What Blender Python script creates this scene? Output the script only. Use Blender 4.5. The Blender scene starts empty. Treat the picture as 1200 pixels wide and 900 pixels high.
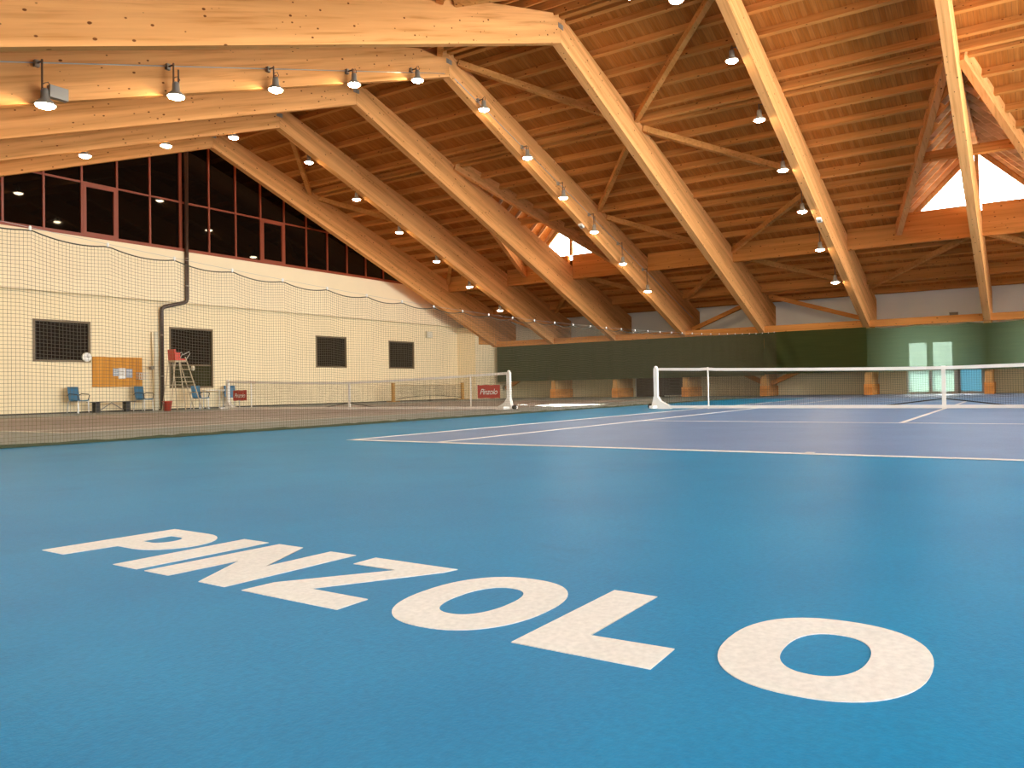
import bpy, bmesh, math, random
from mathutils import Vector, Matrix
random.seed(7)
sc = bpy.context.scene
col = sc.collection

# ------------------------------------------------------------------ camera
YAW, PITCH, ROLL = 0.5783, 0.0166, -0.0181
CAM = Vector((-6.8407, -7.1378, 0.6105))
fw = Vector((math.cos(YAW) * math.cos(PITCH), math.sin(YAW) * math.cos(PITCH), math.sin(PITCH)))
rt = Vector((math.sin(YAW), -math.cos(YAW), 0))
upv = rt.cross(fw)
r2 = math.cos(ROLL) * rt + math.sin(ROLL) * upv
u2 = -math.sin(ROLL) * rt + math.cos(ROLL) * upv
cd = bpy.data.cameras.new('camera')
cam = bpy.data.objects.new('camera', cd)
col.objects.link(cam)
cd.sensor_width = 36.0
cd.lens = 907.25 / 1200 * 36
cd.shift_x = (600 - 621.32) / 1200
cd.shift_y = (439.31 - 450) / 1200
cd.clip_start = 0.05
cd.clip_end = 300
cam.matrix_world = Matrix(((r2.x, u2.x, -fw.x, CAM.x), (r2.y, u2.y, -fw.y, CAM.y), (r2.z, u2.z, -fw.z, CAM.z), (0, 0, 0, 1)))
sc.camera = cam

# ------------------------------------------------------------------ world, exposure
SKY = 16.0
LAMP = 185.0
w = bpy.data.worlds.new('overcast_sky')
sc.world = w
w.use_nodes = True
w.node_tree.nodes['Background'].inputs[0].default_value = (0.97, 0.975, 0.99, 1)
w.node_tree.nodes['Background'].inputs[1].default_value = SKY
sc.view_settings.view_transform = 'Standard'
sc.view_settings.look = 'None'
sc.view_settings.gamma = 1
sc.view_settings.use_curve_mapping = False
sc.view_settings.exposure = 0.25
# sun behind the screen wall; it reaches in through the dormers and the low windows
sl = bpy.data.lights.new('sun', 'SUN'); sl.energy = 40.0; sl.angle = math.radians(1.2); sl.color = (1.0, 0.93, 0.78)
so = bpy.data.objects.new('sun', sl); col.objects.link(so)
so.rotation_euler = Vector((-11.0, -5.6, -8.0)).to_track_quat('-Z', 'Y').to_euler()

# ------------------------------------------------------------------ hall dimensions
XR = 11.891                      # ridge
ZP0, SP = 11.15, 0.315           # underside of the purlins
RY = [19.846, 15.872, 11.929, 7.896, 3.852, -0.889, -5.616, -10.35]   # camera-side face of each rafter
RW = 0.27
YG, YB = 21.44, -14.7            # gable walls
XW, XL = 33.0, -9.2              # eave walls
PH = 0.24                        # purlin depth
def zp(X): return ZP0 - SP * abs(X - XR)
def zd(X): return zp(X) + PH

# portals guide daylight through the glazing added to the unseen gable
def portal(name, loc, rot, sx, sy):
    l = bpy.data.lights.new(name, 'AREA'); l.shape = 'RECTANGLE'; l.size = sx; l.size_y = sy
    l.cycles.is_portal = True
    o = bpy.data.objects.new(name, l); col.objects.link(o); o.location = loc; o.rotation_euler = rot
portal('daylight_portal', (XR, YB + 0.3, 6.4), (math.pi / 2, 0, 0), 40, 8.4)

# ------------------------------------------------------------------ materials
def nt(name):
    m = bpy.data.materials.new(name); m.use_nodes = True
    return m, m.node_tree.nodes, m.node_tree.links, m.node_tree.nodes['Principled BSDF']
def plain(name, c, rough=0.6, metal=0.0, spec=0.5):
    m, n, l, b = nt(name)
    b.inputs['Base Color'].default_value = (*c, 1); b.inputs['Roughness'].default_value = rough
    b.inputs['Metallic'].default_value = metal; b.inputs['Specular IOR Level'].default_value = spec
    return m
def node(n, t, **kw):
    x = n.new(t)
    for k, v in kw.items(): setattr(x, k, v)
    return x
def ramp(n, stops):
    r = n.new('ShaderNodeValToRGB')
    e = r.color_ramp.elements
    while len(e) < len(stops): e.new(0.5)
    for i, (p, c) in enumerate(stops):
        e[i].position = p; e[i].color = (*c, 1)
    return r
def mixc(n, l, fac, a, b, mode='MIX'):
    x = n.new('ShaderNodeMix'); x.data_type = 'RGBA'; x.blend_type = mode
    for sock, v in ((x.inputs[0], fac), (x.inputs[6], a), (x.inputs[7], b)):
        if hasattr(v, 'is_linked') or hasattr(v, 'links'): l.new(v, sock)
        elif isinstance(v, (int, float)): sock.default_value = v
        else: sock.default_value = (*v, 1)
    return x.outputs[2]
def mth(n, l, op, a, b=None):
    x = n.new('ShaderNodeMath'); x.operation = op
    for i, v in enumerate((a, b)):
        if v is None: continue
        if isinstance(v, (int, float)): x.inputs[i].default_value = v
        else: l.new(v, x.inputs[i])
    return x.outputs[0]

def wood(name, c, rot=(0, 0, 0), knots=True, rough=0.8):
    """glulam timber, grain along local X after rotation"""
    m, n, l, b = nt(name)
    tc = n.new('ShaderNodeTexCoord'); mp = n.new('ShaderNodeMapping'); mp.inputs['Rotation'].default_value = rot
    l.new(tc.outputs['Object'], mp.inputs[0])
    st = n.new('ShaderNodeMapping'); st.inputs['Scale'].default_value = (0.35, 9, 9); l.new(mp.outputs[0], st.inputs[0])
    nz = n.new('ShaderNodeTexNoise'); nz.inputs['Scale'].default_value = 1.6; nz.inputs['Detail'].default_value = 5; nz.inputs['Distortion'].default_value = 0.15
    l.new(st.outputs[0], nz.inputs['Vector'])
    d = tuple(x * k for x, k in zip(c, (0.72, 0.64, 0.52)))
    lt = tuple(min(1, x * k) for x, k in zip(c, (1.1, 1.14, 1.18)))
    r = ramp(n, [(0.22, d), (0.46, c), (0.75, lt)]); l.new(nz.outputs[0], r.inputs[0])
    out = r.outputs[0]
    # lamella joints
    ls = n.new('ShaderNodeMapping'); ls.inputs['Scale'].default_value = (0.12, 1, 5.0); l.new(mp.outputs[0], ls.inputs[0])
    wn = n.new('ShaderNodeTexNoise'); wn.inputs['Scale'].default_value = 1.0; wn.inputs['Detail'].default_value = 0; l.new(ls.outputs[0], wn.inputs['Vector'])
    r3 = ramp(n, [(0.35, (0.86, 0.83, 0.78)), (0.65, (1.06, 1.06, 1.06))]); l.new(wn.outputs[0], r3.inputs[0])
    out = mixc(n, l, 1.0, out, r3.outputs[0], 'MULTIPLY')
    if knots:
        ks = n.new('ShaderNodeMapping'); ks.inputs['Scale'].default_value = (0.8, 1.4, 1.4); l.new(mp.outputs[0], ks.inputs[0])
        vo = n.new('ShaderNodeTexVoronoi'); vo.inputs['Scale'].default_value = 6.2; l.new(ks.outputs[0], vo.inputs['Vector'])
        sep = n.new('ShaderNodeSeparateColor'); l.new(vo.outputs['Color'], sep.inputs[0])
        th = mth(n, l, 'MULTIPLY', mth(n, l, 'SUBTRACT', sep.outputs[0], 0.12), 0.25)
        k = mth(n, l, 'DIVIDE', mth(n, l, 'SUBTRACT', th, vo.outputs['Distance']), 0.06)
        k = mth(n, l, 'MINIMUM', mth(n, l, 'MAXIMUM', k, 0.0), 0.9)
        out = mixc(n, l, k, out, tuple(x * q for x, q in zip(c, (0.15, 0.08, 0.06))))
    l.new(out, b.inputs['Base Color'])
    b.inputs['Roughness'].default_value = rough; b.inputs['Specular IOR Level'].default_value = 0.0
    return m

WC = (0.74, 0.345, 0.122)
M = {}
M['beam_r'] = wood('glulam_right_slope', WC, (0, -0.364, 0))
M['beam_l'] = wood('glulam_left_slope', WC, (0, 0.364, 0))
M['wood_y'] = wood('timber_along_y', (0.62, 0.26, 0.07), (0, 0, math.pi / 2))
M['wood_x'] = wood('timber_along_x', (0.60, 0.27, 0.08))
M['wood_z'] = wood('timber_upright', (0.55, 0.31, 0.12), (0, math.pi / 2, 0))

def deckmat():
    m, n, l, b = nt('roof_boards')
    tc = n.new('ShaderNodeTexCoord'); sp = n.new('ShaderNodeSeparateXYZ'); l.new(tc.outputs['Object'], sp.inputs[0])
    q = mth(n, l, 'DIVIDE', sp.outputs[1], 0.14)
    fl = mth(n, l, 'FLOOR', q); fr = mth(n, l, 'FRACT', q)
    wn = n.new('ShaderNodeTexWhiteNoise'); wn.noise_dimensions = '1D'; l.new(fl, wn.inputs['W'])
    r = ramp(n, [(0.0, (0.43, 0.145, 0.028)), (0.55, (0.47, 0.165, 0.034)), (1.0, (0.52, 0.195, 0.046))]); l.new(wn.outputs['Value'], r.inputs[0])
    st = n.new('ShaderNodeMapping'); st.inputs['Scale'].default_value = (0.7, 12, 1); l.new(tc.outputs['Object'], st.inputs[0])
    nz = n.new('ShaderNodeTexNoise'); nz.inputs['Scale'].default_value = 2; nz.inputs['Detail'].default_value = 4; l.new(st.outputs[0], nz.inputs['Vector'])
    r3 = ramp(n, [(0.3, (0.8, 0.76, 0.72)), (0.7, (1.1, 1.1, 1.1))]); l.new(nz.outputs[0], r3.inputs[0])
    out = mixc(n, l, 1.0, r.outputs[0], r3.outputs[0], 'MULTIPLY')
    j = mth(n, l, 'LESS_THAN', fr, 0.07)
    out = mixc(n, l, j, out, (0.28, 0.115, 0.034))
    l.new(out, b.inputs['Base Color']); b.inputs['Roughness'].default_value = 0.8; b.inputs['Specular IOR Level'].default_value = 0.0
    return m
M['deck'] = deckmat()
M['lit_y'] = wood('lit_timber_along_y', (0.74, 0.50, 0.27), (0, 0, math.pi / 2), False)  # timber lightened to stand for daylight on the dormer rafters and ridge

def floormat(name, c, c2, rough=0.42, var=1.0, spec=0.5):
    m, n, l, b = nt(name)
    tc = n.new('ShaderNodeTexCoord')
    n1 = n.new('ShaderNodeTexNoise'); n1.inputs['Scale'].default_value = 0.9; n1.inputs['Detail'].default_value = 6; n1.inputs['Roughness'].default_value = 0.62
    l.new(tc.outputs['Object'], n1.inputs['Vector'])
    r = ramp(n, [(0.30, c), (0.72, c2)]); l.new(n1.outputs[0], r.inputs[0])
    n2 = n.new('ShaderNodeTexNoise'); n2.inputs['Scale'].default_value = 55; n2.inputs['Detail'].default_value = 3; l.new(tc.outputs['Object'], n2.inputs['Vector'])
    r3 = ramp(n, [(0.3, (0.9, 0.9, 0.9)), (0.7, (1.08, 1.08, 1.08))]); l.new(n2.outputs[0], r3.inputs[0])
    out = mixc(n, l, 1.0, r.outputs[0], r3.outputs[0], 'MULTIPLY')
    # scuffs
    n4 = n.new('ShaderNodeTexNoise'); n4.inputs['Scale'].default_value = 3.2; n4.inputs['Detail'].default_value = 8; n4.inputs['Distortion'].default_value = 1.2
    l.new(tc.outputs['Object'], n4.inputs['Vector'])
    r4 = ramp(n, [(0.60, (0, 0, 0)), (0.80, (0.3, 0.3, 0.3))]); l.new(n4.outputs[0], r4.inputs[0])
    out = mixc(n, l, r4.outputs[0], out, tuple(x * 0.62 for x in c))
    l.new(out, b.inputs['Base Color'])
    b.inputs['Roughness'].default_value = rough; b.inputs['Specular IOR Level'].default_value = spec
    n3 = n.new('ShaderNodeTexNoise'); n3.inputs['Scale'].default_value = 130; n3.inputs['Detail'].default_value = 4; l.new(tc.outputs['Object'], n3.inputs['Vector'])
    bp = n.new('ShaderNodeBump'); bp.inputs['Strength'].default_value = 0.22; bp.inputs['Distance'].default_value = 0.004
    l.new(n3.outputs[0], bp.inputs['Height']); l.new(bp.outputs[0], b.inputs['Normal'])
    return m
M['blue'] = floormat('blue_court_paint', (0.003, 0.160, 0.330), (0.007, 0.205, 0.395), 0.40, 1.0, 0.08)
M['court1'] = floormat('violet_court_paint', (0.085, 0.170, 0.32), (0.12, 0.215, 0.385), 0.42, 1.0, 0.25)
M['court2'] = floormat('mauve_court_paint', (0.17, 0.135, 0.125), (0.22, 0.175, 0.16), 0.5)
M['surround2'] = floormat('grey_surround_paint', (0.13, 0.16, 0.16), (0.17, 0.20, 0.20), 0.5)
M['surround1'] = floormat('net_shaded_surround', (0.10, 0.13, 0.21), (0.13, 0.17, 0.26), 0.5)  # floor greyed beyond the baseline, net shading put into the colour
M['paint'] = floormat('white_line_paint', (0.60, 0.565, 0.515), (0.67, 0.635, 0.585), 0.55)

def wallmat(name, c, s=0.94):
    m, n, l, b = nt(name)
    tc = n.new('ShaderNodeTexCoord')
    nz = n.new('ShaderNodeTexNoise'); nz.inputs['Scale'].default_value = 0.7; nz.inputs['Detail'].default_value = 7; l.new(tc.outputs['Object'], nz.inputs['Vector'])
    r = ramp(n, [(0.3, tuple(x * s for x in c)), (0.7, c)]); l.new(nz.outputs[0], r.inputs[0])
    l.new(r.outputs[0], b.inputs['Base Color']); b.inputs['Roughness'].default_value = 0.85; b.inputs['Specular IOR Level'].default_value = 0.2
    return m
M['wall'] = wallmat('cream_plaster', (0.87, 0.73, 0.48))
M['wall_up'] = wallmat('white_plaster', (0.88, 0.75, 0.52))
M['wall_back'] = wallmat('white_wall_paint', (0.88, 0.85, 0.77))
M['lamp_warmed_wall'] = wallmat('lamp_warmed_wall_paint', (0.82, 0.70, 0.44))  # beige tint stands for warm lamp light on the white wall
M['red_frame'] = plain('red_brown_metal', (0.25, 0.045, 0.014), 0.45)
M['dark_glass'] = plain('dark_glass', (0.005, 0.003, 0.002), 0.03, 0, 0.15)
M['win_frame'] = plain('brown_window_frame', (0.15, 0.10, 0.045), 0.5)
M['win_dark'] = plain('dark_window_glass', (0.014, 0.007, 0.003), 0.45, 0, 0.05)
M['win_olive'] = plain('olive_panel', (0.032, 0.028, 0.009), 0.6, 0, 0.05)
M['pipe'] = plain('dark_brown_pipe', (0.045, 0.02, 0.012), 0.4)
M['white'] = plain('white_enamel', (0.80, 0.76, 0.70), 0.4)
M['steel'] = plain('galvanised_steel', (0.5, 0.48, 0.45), 0.4, 0.8)
M['grey'] = plain('grey_metal', (0.30, 0.26, 0.21), 0.5, 0.3)
M['brown_metal'] = plain('brown_metal_rod', (0.12, 0.055, 0.025), 0.5)
M['black'] = plain('black_rubber', (0.015, 0.013, 0.012), 0.6)
M['net'] = plain('black_net_cord', (0.025, 0.022, 0.02), 0.8)
M['divnet'] = plain('brown_net_cord', (0.10, 0.078, 0.045), 0.8)
M['hem'] = plain('green_hem_tape', (0.03, 0.04, 0.015), 0.8)
M['cord'] = plain('dark_cord', (0.04, 0.035, 0.02), 0.7)
M['blue_plastic'] = plain('blue_plastic', (0.025, 0.14, 0.26), 0.35)
M['red_plastic'] = plain('red_plastic', (0.55, 0.045, 0.02), 0.4)
M['red_banner'] = plain('red_banner_fabric', (0.42, 0.03, 0.015), 0.7)
M['ply'] = wood('orange_pinboard', (0.60, 0.27, 0.05), (0, math.pi / 2, 0), False)
M['tan_pole'] = plain('tan_pole', (0.42, 0.29, 0.12), 0.6)
M['beige'] = plain('beige_plastic', (0.62, 0.57, 0.42), 0.5)
M['ladder'] = plain('aged_beige_metal', (0.50, 0.40, 0.26), 0.45)
M['paper_white'] = plain('white_paper', (0.8, 0.78, 0.74), 0.7)
M['paper_blue'] = plain('blue_grey_paper', (0.30, 0.34, 0.40), 0.7)
M['door_dark'] = plain('dark_brown_door', (0.05, 0.022, 0.014), 0.5)
M['door_blue'] = plain('pale_blue_door', (0.34, 0.52, 0.62), 0.4)
M['yellow_post'] = wood('yellow_wood_post', (0.58, 0.33, 0.10), (0, math.pi / 2, 0), False)

def glassmat():
    m = bpy.data.materials.new('clear_window_glass'); m.use_nodes = True
    n, l = m.node_tree.nodes, m.node_tree.links
    n.remove(n['Principled BSDF'])
    t = n.new('ShaderNodeBsdfTransparent'); t.inputs[0].default_value = (0.94, 0.96, 0.95, 1)
    g = n.new('ShaderNodeBsdfGlossy'); g.inputs['Roughness'].default_value = 0.02
    f = n.new('ShaderNodeFresnel'); f.inputs[0].default_value = 1.45
    x = n.new('ShaderNodeMixShader'); l.new(f.outputs[0], x.inputs[0]); l.new(t.outputs[0], x.inputs[1]); l.new(g.outputs[0], x.inputs[2])
    l.new(x.outputs[0], n['Material Output'].inputs[0])
    return m
M['glass'] = glassmat()
def frosted(name, tc, dc):
    m = bpy.data.materials.new(name); m.use_nodes = True
    n, l = m.node_tree.nodes, m.node_tree.links
    n.remove(n['Principled BSDF'])
    t = n.new('ShaderNodeBsdfTranslucent'); t.inputs[0].default_value = (*tc, 1)
    d = n.new('ShaderNodeBsdfDiffuse'); d.inputs[0].default_value = (*dc, 1)
    a = n.new('ShaderNodeAddShader'); l.new(t.outputs[0], a.inputs[0]); l.new(d.outputs[0], a.inputs[1])
    l.new(a.outputs[0], n['Material Output'].inputs[0])
    return m
M['frosted'] = frosted('frosted_blue_glass', (0.05, 0.095, 0.112), (0.3, 0.48, 0.55))
M['frosted_pale'] = frosted('frosted_pale_glass', (0.12, 0.15, 0.14), (0.6, 0.65, 0.62))

def curtainmat():
    m = bpy.data.materials.new('green_screen_fabric'); m.use_nodes = True
    n, l = m.node_tree.nodes, m.node_tree.links
    n.remove(n['Principled BSDF'])
    tc = n.new('ShaderNodeTexCoord'); mp = n.new('ShaderNodeMapping'); mp.inputs['Scale'].default_value = (1, 0.5, 16); l.new(tc.outputs['Object'], mp.inputs[0])
    nz = n.new('ShaderNodeTexNoise'); nz.inputs['Scale'].default_value = 1.5; nz.inputs['Detail'].default_value = 3; l.new(mp.outputs[0], nz.inputs['Vector'])
    r = ramp(n, [(0.35, (0.036, 0.042, 0.011)), (0.65, (0.054, 0.062, 0.019))]); l.new(nz.outputs[0], r.inputs[0])
    d = n.new('ShaderNodeBsdfDiffuse'); l.new(r.outputs[0], d.inputs[0])
    tl = n.new('ShaderNodeBsdfTranslucent'); tl.inputs[0].default_value = (0.24, 0.36, 0.22, 1)
    a = n.new('ShaderNodeMixShader'); a.inputs[0].default_value = 0.35; l.new(d.outputs[0], a.inputs[1]); l.new(tl.outputs[0], a.inputs[2])
    t = n.new('ShaderNodeBsdfTransparent'); t.inputs[0].default_value = (0.72, 0.95, 0.76, 1)
    x = n.new('ShaderNodeMixShader'); x.inputs[0].default_value = 0.035; l.new(a.outputs[0], x.inputs[1]); l.new(t.outputs[0], x.inputs[2])
    l.new(x.outputs[0], n['Material Output'].inputs[0])
    return m
M['curtain'] = curtainmat()

def emit(name, c, s):
    m = bpy.data.materials.new(name); m.use_nodes = True
    n, l = m.node_tree.nodes, m.node_tree.links
    n.remove(n['Principled BSDF'])
    e = n.new('ShaderNodeEmission'); e.inputs[0].default_value = (*c, 1); e.inputs[1].default_value = s
    l.new(e.outputs[0], n['Material Output'].inputs[0])
    return m
M['lamp'] = emit('lit_lamp_lens', (1.0, 0.76, 0.47), LAMP)

# ------------------------------------------------------------------ mesh helpers
class MB:
    def __init__(s): s.v = []; s.f = []
    def add(s, vs, fs):
        o = len(s.v); s.v += [tuple(v) for v in vs]; s.f += [tuple(i + o for i in f) for f in fs]; return s
    def box(s, x0, x1, y0, y1, z0, z1):
        return s.add([(x0, y0, z0), (x1, y0, z0), (x1, y1, z0), (x0, y1, z0), (x0, y0, z1), (x1, y0, z1), (x1, y1, z1), (x0, y1, z1)],
                     [(3, 2, 1, 0), (4, 5, 6, 7), (0, 1, 5, 4), (1, 2, 6, 5), (2, 3, 7, 6), (3, 0, 4, 7)])
    def beam(s, a, b, wd, ht, up=(0, 0, 1), b2=None):
        a, b = Vector(a), Vector(b); d = (b - a).normalized(); u = Vector(up); sd = d.cross(u).normalized(); u = sd.cross(d)
        w2, h2 = (wd, ht) if b2 is None else b2
        vs = []
        for p, ww, hh in ((a, wd, ht), (b, w2, h2)):
            for i, j in ((-1, -1), (1, -1), (1, 1), (-1, 1)): vs.append(p + sd * (ww / 2 * i) + u * (hh / 2 * j))
        return s.add(vs, [(3, 2, 1, 0), (4, 5, 6, 7), (0, 1, 5, 4), (1, 2, 6, 5), (2, 3, 7, 6), (3, 0, 4, 7)])
    def tube(s, pts, r, n=8, cap=True):
        pts = [Vector(p) for p in pts]; rs = r if isinstance(r, (list, tuple)) else [r] * len(pts)
        o = len(s.v); N = len(pts); ref = None
        for i, p in enumerate(pts):
            d = (pts[min(i + 1, N - 1)] - pts[max(i - 1, 0)]).normalized()
            if ref is None or abs(d.dot(ref)) > 0.95: ref = Vector((0, 0, 1)) if abs(d.z) < 0.9 else Vector((1, 0, 0))
            a = d.cross(ref).normalized(); b = a.cross(d)
            for k in range(n):
                t = 2 * math.pi * k / n
                s.v.append(tuple(p + a * (rs[i] * math.cos(t)) + b * (rs[i] * math.sin(t))))
        for i in range(N - 1):
            for k in range(n):
                k2 = (k + 1) % n
                s.f.append((o + i * n + k, o + i * n + k2, o + (i + 1) * n + k2, o + (i + 1) * n + k))
        if cap:
            s.f.append(tuple(o + k for k in range(n))[::-1]); s.f.append(tuple(o + (N - 1) * n + k for k in range(n)))
        return s
    def prism(s, poly, ax, a0, a1):
        """poly in the two other axes (x,z for ax=y; y,z for ax=x; x,y for ax=z)"""
        def P(q, a): return (q[0], a, q[1]) if ax == 'y' else ((a, q[0], q[1]) if ax == 'x' else (q[0], q[1], a))
        n = len(poly)
        return s.add([P(q, a0) for q in poly] + [P(q, a1) for q in poly],
                     [tuple(range(n))[::-1], tuple(range(n, 2 * n))] + [(i, (i + 1) % n, n + (i + 1) % n, n + i) for i in range(n)])
    def lathe(s, prof, n=16, c=(0, 0, 0)):
        o = len(s.v)
        for r, z in prof:
            for k in range(n):
                t = 2 * math.pi * k / n; s.v.append((c[0] + r * math.cos(t), c[1] + r * math.sin(t), c[2] + z))
        for i in range(len(prof) - 1):
            for k in range(n):
                k2 = (k + 1) % n; s.f.append((o + i * n + k, o + i * n + k2, o + (i + 1) * n + k2, o + (i + 1) * n + k))
        return s
    def build(s, name, mat, parent=None, smooth=False, local=False):
        me = bpy.data.meshes.new(name)
        off = Vector((0, 0, 0))
        if parent is not None and not local:
            q = parent
            while q is not None: off += q.location; q = q.parent
        me.from_pydata([tuple(Vector(v) - off) for v in s.v], [], s.f)
        bm = bmesh.new(); bm.from_mesh(me); bmesh.ops.recalc_face_normals(bm, faces=bm.faces[:]); bm.to_mesh(me); bm.free()
        if smooth:
            for p in me.polygons: p.use_smooth = True
        me.materials.append(M[mat] if isinstance(mat, str) else mat)
        o = bpy.data.objects.new(name, me); col.objects.link(o)
        if parent is not None: o.parent = parent
        return o
def tag(o, label, cat, group=None):
    o['label'] = label; o['category'] = cat
    if group: o['group'] = group
    return o
def thing(name, label, cat, loc=(0, 0, 0), rz=0, group=None):
    o = bpy.data.objects.new(name, None); col.objects.link(o); o.location = loc; o.rotation_euler = (0, 0, rz)
    o.empty_display_size = 0.1
    return tag(o, label, cat, group)
def struct(o): o['kind'] = 'structure'; return o
def stuff(o): o['kind'] = 'stuff'; return o
def copy_tree(o, parent=None):
    c = o.copy(); col.objects.link(c); c.parent = parent
    for ch in list(o.children): copy_tree(ch, c)
    return c

# ================================================================== FLOOR
floor = struct(MB().box(XL, XW, YB, YG + 0.3, -0.2, 0).build('floor', 'blue'))
YD = 3.146                       # divider net
c2x, c2y = -0.35, 11.79
B = 11.885
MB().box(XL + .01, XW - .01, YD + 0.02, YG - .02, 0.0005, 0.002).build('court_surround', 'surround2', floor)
MB().box(0, 2 * B, -10.97, 0, 0.0005, 0.003).build('court_surface', 'court1', floor)
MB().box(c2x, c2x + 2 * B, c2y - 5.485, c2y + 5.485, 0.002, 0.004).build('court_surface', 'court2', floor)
def court_lines(x0, yl):
    L = []
    def ln(xa, xb, ya, yb): MB().box(x0 + xa, x0 + xb, yl - yb, yl - ya, 0.003, 0.006).build('court_line', 'paint', floor)
    h = .035
    for y in (0, 1.37, 9.60, 10.97): ln(-h, 2 * B + h, y - h, y + h)
    for x in (0, 2 * B): ln(x - .05, x + .05, -h, 10.97 + h)
    for x in (5.485, 2 * B - 5.485): ln(x - .03, x + .03, 1.37, 9.60)
    ln(5.485, 2 * B - 5.485, 5.485 - h, 5.485 + h)
    ln(0, .15, 5.485 - h, 5.485 + h); ln(2 * B - .15, 2 * B, 5.485 - h, 5.485 + h)
MB().box(2 * B + .3, XW - .01, YB + .02, YD - .05, 0.0005, 0.0025).build('court_surround', 'surround1', floor)
court_lines(0, 0)
court_lines(c2x, c2y + 5.485)

# painted lettering, read from behind the baseline (letters stand towards +X)
def letter(outer, inner=None):
    cu = bpy.data.curves.new('letter', 'CURVE'); cu.dimensions = '2D'; cu.fill_mode = 'BOTH'
    cu.extrude = 0.0012
    for pts in [outer] + ([inner] if inner else []):
        sp = cu.splines.new('POLY'); sp.points.add(len(pts) - 1); sp.use_cyclic_u = True
        for p, (x, y) in zip(sp.points, pts): p.co = (x, y, 0, 1)
    tmp = bpy.data.objects.new('tmp', cu); col.objects.link(tmp)
    me = bpy.data.meshes.new_from_object(tmp.evaluated_get(bpy.context.evaluated_depsgraph_get()))
    bpy.data.objects.remove(tmp); bpy.data.curves.remove(cu)
    me.name = 'letter'; me.materials.clear(); me.materials.append(M['paint'])
    o = bpy.data.objects.new('letter', me); col.objects.link(o); o.location = (0, 0, 0.0015); o.parent = floor
    return o
def ring(cx, cy, a, b, n=2.3, N=56):
    o = []
    for i in range(N):
        t = 2 * math.pi * i / N; c, s = math.cos(t), math.sin(t)
        o.append((cx + a * math.copysign(abs(c) ** (2 / n), c), cy + b * math.copysign(abs(s) ** (2 / n), s)))
    return o
def arc(cx, cy, a, b, t0, t1, N=14):
    return [(cx + a * math.cos(t0 + (t1 - t0) * i / N), cy + b * math.sin(t0 + (t1 - t0) * i / N)) for i in range(N + 1)]
x0_, x1_ = -5.325, -4.79
bowl = arc(-4.96, -4.12, 0.17, 0.185, math.pi, 2 * math.pi)        # from lower side round to the top
letter([(x0_, -3.82), (x0_, -3.985), (-5.13, -3.985 - .03)] + bowl + [(x1_, -3.87)],
       arc(-4.96, -4.075, 0.065, 0.06, math.pi, 2 * math.pi) + [(-4.895, -4.01), (-5.025, -4.01)])
letter([(x0_, -4.34), (x0_, -4.49), (x1_, -4.52), (x1_, -4.365)])
letter([(x0_, -4.54), (x0_, -4.68), (-5.06, -4.70), (x0_, -4.85), (x0_, -4.985), (x1_, -5.015), (x1_, -4.88), (-5.075, -4.865), (x1_, -4.725), (x1_, -4.585)])
letter([(x0_, -5.07), (x0_, -5.49), (-5.205, -5.49), (-5.205, -5.245), (-4.84, -5.475), (x1_ + .005, -5.49), (x1_ + .005, -5.11), (-4.895, -5.11), (-4.895, -5.31), (-5.21, -5.08)])
letter(ring(-5.049, -5.792, .276, .218), ring(-5.047, -5.790, .151, .09))
letter([(-5.31, -6.07), (-5.305, -6.43), (-5.16, -6.425), (-5.17, -6.21), (-4.77, -6.21), (-4.765, -6.07)])
letter(ring(-5.022, -6.724, .272, .218), ring(-5.019, -6.728, .149, .09))

# ================================================================== ROOF
DORM = [(RY[2] + RW / 2, 1), (RY[6] + RW / 2, 1), (RY[2] + RW / 2, -1), (RY[6] + RW / 2, -1)]
ZRD = 9.55                        # dormer ridge, underside of its boards
UA = (ZP0 + PH - ZRD) / SP        # distance from ridge of the dormer tip
UF = 14.66                        # distance from ridge of the dormer face
WF = ZRD - (ZP0 + PH - SP * UF)   # half width at the face
UE = XW - XR
ceiling = None
mb = MB()
def deck_poly(sg, pts):
    """pts as (distance from ridge, y)"""
    for dz in (0, 0.16):
        vs = [(XR + sg * u, y, ZP0 + PH - SP * u + dz) for u, y in pts]
        mb.add(vs, [tuple(range(len(vs)))])
for sg in (1, -1):
    ys = sorted([y for y, s in DORM if s == sg])
    cur = YB
    for yc in ys:
        deck_poly(sg, [(0, cur), (0, yc - WF), (UE + .3, yc - WF), (UE + .3, cur)])
        deck_poly(sg, [(0, yc - WF), (0, yc + WF), (UA, yc + WF), (UA, yc), (UA, yc - WF)])
        deck_poly(sg, [(UA, yc - WF), (UA, yc), (UF, yc - WF)])
        deck_poly(sg, [(UA, yc), (UA, yc + WF), (UF, yc + WF)])
        deck_poly(sg, [(UF, yc - WF), (UF, yc + WF), (UE + .3, yc + WF), (UE + .3, yc - WF)])
        cur = yc + WF
    deck_poly(sg, [(0, cur), (0, YG + .3), (UE + .3, YG + .3), (UE + .3, cur)])
ceiling = struct(mb.build('ceiling', 'deck'))
# dormer roofs
for yc, sg in DORM:
    m2 = MB()
    for s in (-1, 1):
        for dz in (0, .15):
            pts = [(XR + sg * UA, yc, ZRD), (XR + sg * (UF + .5), yc, ZRD), (XR + sg * (UF + .5), yc + s * WF, ZRD - WF), (XR + sg * UF, yc + s * WF, ZRD - WF)]
            m2.add([(x, y, z + dz) for x, y, z in pts], [(0, 1, 2, 3)])
    m2.build('dormer_boards', 'wood_y', ceiling)

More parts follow.
